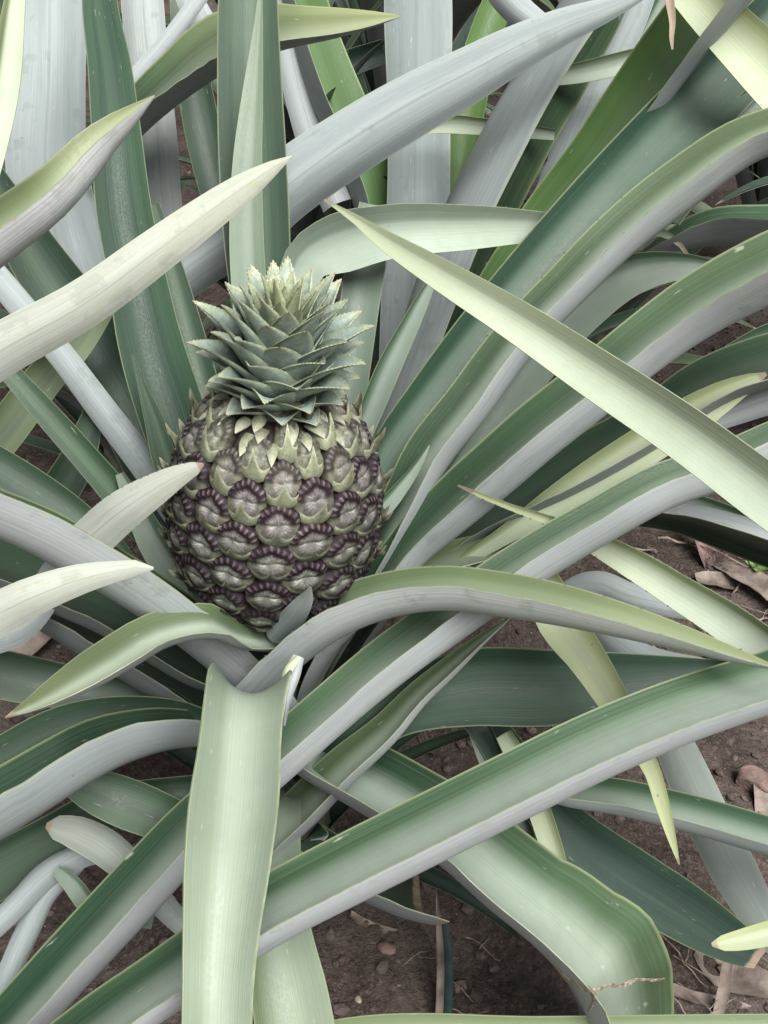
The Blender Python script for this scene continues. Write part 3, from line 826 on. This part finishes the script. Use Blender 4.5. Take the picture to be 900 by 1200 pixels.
# dried bract collar under the crown
for k in range(30):
    th = k * 2.39996 + fr_.uniform(-.1, .1)
    s0 = ATOT - 0.036 + 0.016 * (k / 30.0)
    L = fr_.uniform(.008, .013); wd = fr_.uniform(.0022, .0036)
    lift_ = fr_.uniform(.001, .0035); skew = fr_.uniform(-.10, .10)
    tone = fr_.uniform(.45, .85)
    rr0 = max(.012, float(np.interp(s0, arc, RS)))
    vs_, fs_, cs = [], [], []
    for layer in (0, 1):
        for i in range(7):
            t = i / 6
            for j in range(5):
                v = j / 2 - 1
                wv = wd * (1 - t) ** .8 * (1 + .4 * math.sin(t * 3.1))
                vs_.append(surf(s0 - L * t, th + (v * wv + skew * L * t) / rr0, .0035 + lift_ * math.sin(t * 2.4) - .0016 * v * v * (1 - t) - layer * .0007))
                cc = PALE * .8 * (1.0 - .30 * abs(v)) * tone
                cc = cc * (1 - t ** 2) + CREAM * t ** 2 * (.6 + .4 * tone)
                cs.append((*cc, 1))
        for i in range(6):
            for j in range(4):
                a0 = layer * 35 + i * 5 + j
                fs_.append((a0, a0 + 1, a0 + 6, a0 + 5))
    add('collar_bract', mesh_from('collar_bract', vs_, fs_, [M_BRACT], cols=cs), fruit)

# the crown
ctop = 0.078 + H2
cv, cf = [], []
for i in range(7):
    t = i / 6
    for j in range(14):
        a = math.tau * j / 14
        r = 0.017 * (1 - t) ** .7 + .002
        cv.append((r * math.cos(a), r * math.sin(a), ctop - .010 + .052 * t))
for i in range(6):
    for j in range(14):
        a0, b0 = i * 14 + j, i * 14 + (j + 1) % 14
        cf.append((a0, b0, b0 + 14, a0 + 14))
crown = add('crown', mesh_from('crown', cv, cf, [M_STEM]), fruit)
CR_G0 = np.array((0.215, 0.285, 0.245)); CR_G1 = np.array((0.375, 0.445, 0.395))
CR_Y = np.array((0.33, 0.37, 0.18)); CR_M = np.array((0.46, 0.50, 0.33)); CR_T = np.array((0.42, 0.32, 0.22))
NLF = 84
kr = random.Random(5)
for k in range(NLF):
    t = k / (NLF - 1)
    th = k * 2.399963 + 0.6
    L = 0.023 + 0.040 * sstep(t, 0, .42) - 0.016 * sstep(t, .62, 1.0)
    L *= kr.uniform(.90, 1.10) * .74
    wid = 0.0118 * (0.85 + .35 * sstep(t, .0, .35) - .62 * sstep(t, .60, 1.0))
    z0 = ctop - 0.007 + 0.041 * t
    r0 = 0.0185 * (1 - t) ** .7 + 0.001
    e0 = rad(26 + 58 * t ** .85 + kr.uniform(-4, 4))          # leaves the axis at this rise
    bend = rad(-38 + 28 * t + kr.uniform(-7, 7))              # and recurves towards the tip
    NL, NW = 12, 7
    pos = np.array([r0, z0]); prof = []
    for i in range(NL):
        q = i / (NL - 1)
        e = e0 + bend * q ** 1.8
        prof.append((pos.copy(), e))
        pos = pos + np.array([math.cos(e), math.sin(e)]) * L / (NL - 1)
    vs_, fs_, cs = [], [], []
    er = np.array((math.cos(th), math.sin(th), 0)); et = np.array((-math.sin(th), math.cos(th), 0)); ez = np.array((0, 0, 1))
    for layer in (0, 1):
        for i in range(NL):
            q = i / (NL - 1)
            (p, e) = prof[i]
            wv = wid * ((1 - q) ** .80) * (1 + .30 * math.sin(q * 3.14)) + .0002
            nrm = -math.sin(e) * er + math.cos(e) * ez
            for j in range(NW):
                v = 2 * j / (NW - 1) - 1
                cup = 0.45 * wv * v * v
                P = p[0] * er + p[1] * ez + et * (v * wv) + nrm * (cup + (0.0006 if layer == 0 else -0.0006) * (1 - .7 * q))
                vs_.append(P)
                nz = .5 + .5 * noise.noise(Vector((v * 5, q * 3, k * 1.7)))
                strk = .5 + .5 * math.sin(v * 19 + k)
                c = CR_G0 * (1 - nz) + CR_G1 * nz
                c = c * (.86 + .26 * strk)
                if layer: c = c * .55 + np.array((.30, .34, .30)) * .45
                ya = .75 * sstep(t, .66, .95)
                c = c * (1 - ya) + CR_Y * ya
                m = sstep(abs(v), .72, 1.0) * .55 + sstep(q, .72, .97) * .45
                c = c * (1 - m) + CR_M * m
                tp = sstep(q, .93, 1)
                c = c * (1 - tp * .7) + CR_T * tp * .7
                cs.append((*c, 1))
        o0 = layer * NL * NW
        for i in range(NL - 1):
            for j in range(NW - 1):
                a0 = o0 + i * NW + j
                fs_.append((a0, a0 + 1, a0 + NW + 1, a0 + NW))
    for j in (0, NW - 1):
        for i in range(NL - 1):
            a0 = i * NW + j
            fs_.append((a0, a0 + NW, a0 + NW + NL * NW, a0 + NL * NW))
    # saw teeth on both margins
    for j, o in ((0, -1), (NW - 1, 1)):
        for i in range(2, NL - 1):
            for sub in (0.0, 0.5):
                a, b = np.array(vs_[i * NW + j]), np.array(vs_[(i + 1) * NW + j]) if i + 1 < NL else np.array(vs_[i * NW + j])
                c0 = a * (1 - sub) + b * sub
                d = (b - a); dl = np.linalg.norm(d) + 1e-9; d = d / dl
                tip = c0 + et * o * .0007 + d * .0010
                i0 = len(vs_)
                for pnt in (c0 - d * .0005, c0 + d * .0005, tip):
                    vs_.append(pnt); cs.append((*CR_M, 1))
                fs_.append((i0, i0 + 1, i0 + 2))
    add('crown_leaf', mesh_from('crown_leaf', vs_, fs_, [M_CROWN], cols=cs), crown)

# stalk under the fruit
cv, cf = [], []
for i in range(5):
    for j in range(12):
        a = math.tau * j / 12
        cv.append(((.016) * math.cos(a), (.016) * math.sin(a), .012 - .14 * i / 4))
for i in range(4):
    for j in range(12):
        a0, b0 = i * 12 + j, i * 12 + (j + 1) % 12
        cf.append((a0, b0, b0 + 12, a0 + 12))
add('stalk', mesh_from('stalk', cv, cf, [M_STEM]), fruit)
# ------------------------------------------------------------------ plants farther back, whole rosettes
def rosette_leaf_mesh(seed):
    r = random.Random(seed)
    L = r.uniform(.62, .85)
    n = 34
    rise = rad(r.uniform(55, 78)); drop = rad(r.uniform(40, 115))
    P = np.zeros((n, 3)); p = np.array([.02, 0, .04]); q = np.linspace(0, L, n)
    for i in range(n):
        t = i / (n - 1)
        e = rise - drop * t ** 1.7
        P[i] = p
        p = p + np.array([math.cos(e), .03 * math.sin(3 * t), math.sin(e)]) * L / (n - 1)
    T = norm(np.gradient(P, axis=0))
    S = np.tile(np.array([0, -1.0, 0]), (n, 1))
    S = norm(S - (S * T).sum(1)[:, None] * T)
    N = np.cross(S, T)
    if N[3][2] < 0:
        S = -S; N = -N
    t = np.linspace(0, 1, n)
    W = .056 * r.uniform(.85, 1.1) * np.minimum(1, (1 - t) * 2.6) ** .8 * (1 - .15 * (1 - t)) + .0012
    return leaf_mesh('rosette_leaf', P, S, N, W, q, A=40, wx=r.uniform(.05, .2), dp=r.uniform(.45, .9), y=(0, r.uniform(.0, .15)), dry=.02, seed=seed)  # filler leaves coloured darker, painting in the shade of the gaps
RM = [rosette_leaf_mesh(900 + i) for i in range(8)]
for me in RM: me.name = 'leaf'
def rosette(loc, label, nl, seed, scale=1.0, spare=None):
    r = random.Random(seed)
    key = 'r%d' % seed
    root = plant(key, loc, label)
    for k in range(nl):
        o = bpy.data.objects.new('leaf', RM[r.randrange(8)])
        COL.objects.link(o)
        o.parent = root
        o.rotation_euler = (0, rad(r.uniform(-14, 10)) - rad(22) * (k / nl), k * 2.39996 + r.uniform(-.2, .2))
        s = scale * r.uniform(.85, 1.1)
        o.scale = (s, s, s)
        o.location = (0, 0, .02 + .10 * k / nl)
far = [((0.30, 0.80, 0), 'pineapple plant deep in shade between the fruit crown and the slanting leaves'),
       ((-0.10, 0.70, 0), 'pineapple plant deep in shade directly behind the fruit crown'),
       ((0.78, 0.60, 0), 'pineapple plant low in shade beyond the leaf with the dry hanging tip'),
       ((0.56, 0.52, 0), 'pineapple plant tucked low behind the long arching leaves, mostly in shade'),
       ((-0.62, 0.55, 0), 'pineapple plant crowded low behind the whitish leaf tips, mostly in shade'),
       ((-0.55, 1.10, 0), 'pineapple plant half hidden in shadow behind the upright silver-grey leaves'),
       ((0.02, 1.25, 0), 'pineapple plant glimpsed through dark gaps behind the broad silver leaves'),
       ((0.60, 1.05, 0), 'pineapple plant glimpsed between the long diagonal leaves at the back of the bed'),
       ((1.15, 0.95, 0), 'pineapple plant in the back row beyond the pale yellowish bent leaf'),
       ((-0.25, 1.85, 0), 'pineapple plant far back in the bed, mostly covered by nearer leaves'),
       ((0.45, 1.85, 0), 'pineapple plant far back in the bed behind the bright green slanting leaf')]
for i, (loc, lab) in enumerate(far):
    rosette(loc, lab, 30, 40 + i, .55 if i < 2 else .66 if i < 5 else 1.0)
def skirt(key, nl, seed, scale):
    rr_ = random.Random(seed)
    for k in range(nl):
        o = bpy.data.objects.new('leaf', RM[rr_.randrange(8)])
        COL.objects.link(o)
        o.parent = PLANTS[key]['root']
        o.rotation_euler = (0, rad(rr_.uniform(-10, 14)), k * 2.39996)
        s = scale * rr_.uniform(.8, 1.15)
        o.scale = (s, s, s)
skirt('backleft', 18, 1, .58)
skirt('back', 18, 2, .58)
skirt('left', 14, 3, .5)
skirt('right', 22, 4, .55)
skirt('main', 10, 5, .30)

# ------------------------------------------------------------------ the torn fold on the low broad leaf
from mathutils.bvhtree import BVHTree
bpy.context.view_layer.update()
lm = LOW.data
bvh = BVHTree.FromPolygons([v.co[:] for v in lm.vertices], [tuple(p.vertices) for p in lm.polygons])
def on_leaf(px, py):
    o_ = Vector(CAM); dr = (Vector(at(px, py, 1.0)) - o_).normalized()
    hit = bvh.ray_cast(o_, dr)
    return np.array(hit[0][:]) if hit[0] is not None else None
def scar(pts, seed):
    r = random.Random(seed)
    R, q = spline([(x, y, 0, w_) for x, y, w_ in pts], 46)
    vs_, fs_, rows = [], [], 0
    Tn = norm(np.gradient(R[:, :2], axis=0))
    for i in range(46):
        nx, ny = -Tn[i][1], Tn[i][0]
        row = []
        for v in (-1, -.5, 0, .5, 1):
            jig = r.uniform(.5, 1.35)
            p = on_leaf(R[i, 0] + nx * v * R[i, 3] / 2 * jig, R[i, 1] + ny * v * R[i, 3] / 2 * jig)
            row.append(p)
        if any(p is None for p in row): continue
        for v, p in zip((-1, -.5, 0, .5, 1), row):
            up = norm(CAM - p)
            vs_.append(p + up * (.0012 * (1 - v * v) * r.uniform(.1, 1.4) + .0002))
        rows += 1
    for i in range(rows - 1):
        for j in range(4):
            a0 = i * 5 + j
            fs_.append((a0, a0 + 1, a0 + 6, a0 + 5))
    if rows < 3: return
    o = bpy.data.objects.new('scar', mesh_from('scar', vs_, fs_, [M_SCAR], smooth=False))
    COL.objects.link(o)
    o.parent = LOW
    o['label'] = 'pale dry torn scar'
scar([(640, 1118, 3), (655, 1140, 5), (672, 1152, 6), (695, 1161, 7), (712, 1155, 5), (728, 1155, 6), (750, 1147, 4), (766, 1149, 4), (779, 1146, 2)], 1)
scar([(692, 1158, 7), (696, 1172, 6), (690, 1186, 3)], 2)
# ------------------------------------------------------------------ litter on the soil
def on_ground(px, py):
    d = 0.7
    for _ in range(12):
        p = at(px, py, d)
        gz = ground_height(p[0], p[1])
        d += (p[2] - gz) / (math.sin(PITCH) + math.cos(PITCH) * (py - 600) / F)
    return at(px, py, d), d

def lump(name, px, py, size, mat, seed, sq=(1, 1, .6), sub=2, rough=.25, sharp=False):
    c, d = on_ground(px, py)
    r = size * d / F / 2
    bm = bmesh.new()
    bmesh.ops.create_icosphere(bm, subdivisions=sub, radius=1)
    rz = Matrix.Rotation(seed * 1.3, 3, 'Z')
    for v in bm.verts:
        n_ = noise.noise(v.co * 1.3 + Vector((seed * 3.1, 0, 0))) * rough * 1.6 + noise.noise(v.co * 3.7 + Vector((seed, 2, 0))) * rough * .6
        co = v.co * (1 + n_)
        if sharp:
            co = Vector([max(-.72, min(.72, a)) for a in co])
        co = rz @ Vector((co.x * sq[0], co.y * sq[1], co.z * sq[2]))
        v.co = co * r
    me = bpy.data.meshes.new(name); bm.to_mesh(me); bm.free()
    me.materials.append(mat)
    me.polygons.foreach_set('use_smooth', [not sharp] * len(me.polygons))
    o = bpy.data.objects.new(name, me); COL.objects.link(o)
    o.location = (c[0], c[1], c[2] + r * sq[2] * .35)
    return o
tag(lump('stone', 884, 917, 54, M_STONE, 2, (1, .6, .5), 3, .12, True), 'reddish brick chip lying on bare soil beside the narrow drooping leaf', 'stone')
tag(lump('stone', 539, 1157, 20, M_STONE, 5, (1, .8, .6), 2, .2, True), 'small tan stone beside the dry upright leaf strip', 'stone')
tag(lump('stone', 453, 1112, 24, M_STONE, 7, (1, .7, .5), 2, .2), 'dull reddish pebble in the soil below the big front leaf', 'stone')
tag(lump('stone', 420, 1172, 10, M_SCAR, 9, (1, .8, .7), 2, .2), 'tiny pale round pebble on the dark soil', 'stone')

# crumbs and clods over the bare patches: uncountable
def scatter(name, label, count, mat, smin, smax, seed, area):
    r = random.Random(seed)
    bm = bmesh.new()
    bmesh.ops.create_icosphere(bm, subdivisions=1, radius=1)
    base = [v.co.copy() for v in bm.verts]; bf = [[v.index for v in f.verts] for f in bm.faces]
    bm.free()
    vs_, fs_ = [], []
    for _ in range(count):
        x, y = r.uniform(area[0], area[1]), r.uniform(area[2], area[3])
        s = smin + (smax - smin) * r.random() ** 4
        z = ground_height(x, y) + s * .25
        a = r.uniform(0, 6.3); sx, sy, sz = r.uniform(.7, 1.2), r.uniform(.6, 1), r.uniform(.5, .8)
        i0 = len(vs_)
        for b in base:
            k = s * r.uniform(.75, 1.2)
            px, py = b.x * sx, b.y * sy
            vs_.append((x + k * (px * math.cos(a) - py * math.sin(a)), y + k * (px * math.sin(a) + py * math.cos(a)), z + k * b.z * sz))
        fs_ += [tuple(i0 + t for t in f) for f in bf]
    o = link(name, mesh_from(name, vs_, fs_, [mat], smooth=False))
    tag(o, label, kind='stuff')
scatter('soil_crumbs', 'loose crumbs of dark brown soil', 14000, M_CLOD, .0009, .0070, 3, (-.65, .75, -.45, 1.0))
scatter('grit', 'pale grit sprinkled over the soil', 2200, M_SCAR, .0004, .0016, 4, (-.6, .7, -.4, .8))

def litter(name, px, py, ang, length, width, mat, label, cat, seed, curl=.25, lift=.004, group=None):
    """a dry strip lying on the soil, curled across its width"""
    c, d = on_ground(px, py)
    L, Wd = length * d / F, width * d / F
    r = random.Random(seed)
    n, m = 16, 5
    ca, sa = math.cos(ang), math.sin(ang)
    vs_, fs_ = [], []
    ph = r.uniform(0, 6)
    for lay in (0, 1):
        for i in range(n):
            t = i / (n - 1)
            wv = Wd / 2 * (math.sin(math.pi * min(1, .12 + t * .88)) ** .6) + .0003
            bx = (t - .5) * L; by = .10 * L * math.sin(2.2 * t + ph)
            for j in range(m):
                v = 2 * j / (m - 1) - 1
                lx, ly = bx, by + v * wv
                x, y = c[0] + lx * ca - ly * sa, c[1] + lx * sa + ly * ca
                z = ground_height(x, y) * .5 + c[2] * .5 + lift + curl * wv * v * v * 1.6 + lift * 1.2 * math.sin(4 * t + ph) - lay * .0008
                vs_.append((x, y, z))
        for i in range(n - 1):
            for j in range(m - 1):
                a0 = lay * n * m + i * m + j
                fs_.append((a0, a0 + 1, a0 + m + 1, a0 + m))
    o = link(name, mesh_from(name, vs_, fs_, [mat]))
    return tag(o, label, cat, group)
litter('dry_leaf', 812, 652, -1.35, 90, 22, M_STONE, 'curled reddish dry leaf standing out of the litter by the small green weed', 'dry leaf', 1, .6, .010)
litter('dry_leaf', 885, 700, -1.1, 120, 34, M_DRY, 'broad flat brown dry leaf lying beside the small green weed', 'dry leaf', 2, .2, .006)
litter('dry_leaf', 850, 690, .1, 70, 26, M_DRY, 'short pale brown leaf scrap among the twigs and litter', 'dry leaf', 3, .2, .005)
litter('dry_leaf', 815, 1180, .1, 130, 16, M_DRY, 'long pale straw-like leaf strip lying along the littered soil', 'dry leaf', 4, .3, .006)
litter('dry_leaf', 870, 1140, -.6, 110, 44, M_DRY, 'wide buff dry leaf under the small blunt leaf tip', 'dry leaf', 5, .15, .008)
litter('dry_leaf', 838, 1165, 1.1, 90, 12, M_DRY, 'thin pale dry stalk leaning across the buff dry leaf', 'dry leaf', 6, .4, .014)
litter('dry_leaf', 892, 950, -1.4, 60, 20, M_DRY, 'grey-brown dry scrap below the reddish brick chip', 'dry leaf', 7, .3, .006)
litter('dry_leaf', 805, 793, .15, 90, 12, M_SCAR, 'pale curved dry strip lying just above the dark broad leaf', 'dry leaf', 8, .5, .006)
litter('dry_leaf', 500, 868, -1.0, 60, 12, M_STONE, 'reddish dry strip in the shade under the crossing leaves', 'dry leaf', 9, .5, .006)
litter('dry_leaf', 35, 760, .5, 70, 30, M_DRY, 'brown crumpled scrap in the dark hollow under the cream leaf tip', 'dry leaf', 10, .5, .008)
litter('dry_leaf', 440, 1085, -.2, 60, 12, M_TWIG, 'dull brown leaf scrap under the broken dark leaf end', 'dry leaf', 11, .3, .005)

def twig(px, py, ang, length, rad_px, label, seed):
    c, d = on_ground(px, py)
    L, R_ = length * d / F, rad_px * d / F
    r = random.Random(seed)
    vs_, fs_ = [], []
    n = 9
    ca, sa = math.cos(ang), math.sin(ang)
    for i in range(n):
        t = i / (n - 1)
        lx = (t - .5) * L; ly = r.uniform(-1, 1) * L * .025
        x, y = c[0] + lx * ca - ly * sa, c[1] + lx * sa + ly * ca
        z = c[2] + .006 + .004 * math.sin(5 * t + seed)
        for j in range(6):
            a = math.tau * j / 6
            rr = R_ * (1 - .5 * t)
            vs_.append((x - sa * rr * math.cos(a), y + ca * rr * math.cos(a), z + rr * math.sin(a)))
    for i in range(n - 1):
        for j in range(6):
            b = (j + 1) % 6
            fs_.append((i * 6 + j, i * 6 + b, i * 6 + 6 + b, i * 6 + 6 + j))
    fs_ += [tuple(range(6)), tuple(range(n * 6 - 6, n * 6))]
    tag(link('twig', mesh_from('twig', vs_, fs_, [M_TWIG])), label, 'twig', 'twigs in the litter')
r = random.Random(77)
for k in range(16):
    twig(r.uniform(720, 900), r.uniform(630, 740), r.uniform(-1.4, 1.4), r.uniform(40, 110), r.uniform(1.0, 2.2), 'thin brown twig in the litter around the small green weed', k)
for k in range(8):
    twig(r.uniform(790, 900), r.uniform(1110, 1195), r.uniform(-1.2, 1.2), r.uniform(40, 100), r.uniform(.8, 1.8), 'thin brown twig lying near the buff dry leaf', 50 + k)
for k in range(6):
    twig(r.uniform(400, 600), r.uniform(1060, 1190), r.uniform(-1.2, 1.2), r.uniform(20, 50), r.uniform(.6, 1.1), 'hair-thin root scrap on the bare soil patch', 80 + k)

# dry strip standing in the soil, brown on one side
vs_, fs_ = [], []
base_, bd = on_ground(517, 1215)
prev = None
pl_pts = [(511,1040,2),(514,1060,8),(518,1085,15),(521,1120,19),(521,1160,20),(518,1215,20)]
rows = [(*at(x, y, .70 + (bd - .70) * i / 5), w_ * .72 / F) for i, (x, y, w_) in enumerate(pl_pts)][::-1]
R, q = spline(rows, 26)
P = R[:, :3]; T = norm(np.gradient(P, axis=0)); V = norm(CAM - P); N = norm(V - (V * T).sum(1)[:, None] * T); S = np.cross(T, N)
root = empty('broken_leaf', (base_[0], base_[1], base_[2]))
tag(root, 'narrow upright leaf strip, half dry brown and half dark green, stuck in bare soil', 'leaf')
for nm, lo, hi, mt in (('dry_half', -1, -.05, M_DRY), ('green_half', -.05, 1, None)):
    n_ = 26
    vs_, fs_ = [], []
    for i in range(n_):
        if nm == 'green_half' and i > 19: break
        for lay in (0, 1):
            for v in (lo, (lo + hi) / 2, hi):
                vs_.append(P[i] + S[i] * v * max(R[i, 3], .0008) / 2 + N[i] * (.004 * abs(v) - lay * .0009))
    cnt = len(vs_) // 6
    for i in range(cnt - 1):
        for a, b in ((0, 1), (1, 2), (2, 5), (5, 4), (4, 3), (3, 0)):
            fs_.append((i * 6 + a, i * 6 + b, i * 6 + 6 + b, i * 6 + 6 + a))
    fs_ += [(0, 1, 2, 5, 4, 3), tuple(6 * (cnt - 1) + a for a in (0, 1, 2, 5, 4, 3))]
    if mt is None: mt = simple('dark_teal_leaf', (.025, .055, .05), (.05, .085, .075), 80, .5)
    link(nm, mesh_from(nm, vs_, fs_, [mt]), root)

# little weed
wc, wd_ = on_ground(882, 672)
weed = empty('weed', (wc[0], wc[1], wc[2]))
tag(weed, 'tiny bright green weed seedling growing in the twig litter', 'weed')
r = random.Random(3)
for k in range(9):
    a = r.uniform(0, 6.3); L = r.uniform(.007, .014)
    ex, ey = math.cos(a), math.sin(a)
    vs_ = []
    for t, w_ in ((0, .1), (.3, .8), (.65, 1), (1, .05)):
        for v in (-1, 0, 1):
            vs_.append((wc[0] + ex * L * (t + .15) - ey * v * w_ * L * .32, wc[1] + ey * L * (t + .15) + ex * v * w_ * L * .32, wc[2] + .010 + .004 * t + .002 * abs(v) + r.uniform(0, .0015)))
    fs_ = [(i * 3 + j, i * 3 + j + 1, i * 3 + j + 4, i * 3 + j + 3) for i in range(3) for j in range(2)]
    link('leaf', mesh_from('leaf', vs_, fs_, [M_WEED]), weed)
vs_, fs_ = [], []
for i in range(2):
    for j in range(6):
        a = math.tau * j / 6
        vs_.append((wc[0] + .0009 * math.cos(a), wc[1] + .0009 * math.sin(a), wc[2] - .004 + .0155 * i))
fs_ = [(j, (j + 1) % 6, 6 + (j + 1) % 6, 6 + j) for j in range(6)]
link('stem', mesh_from('stem', vs_, fs_, [M_WEED]), weed)
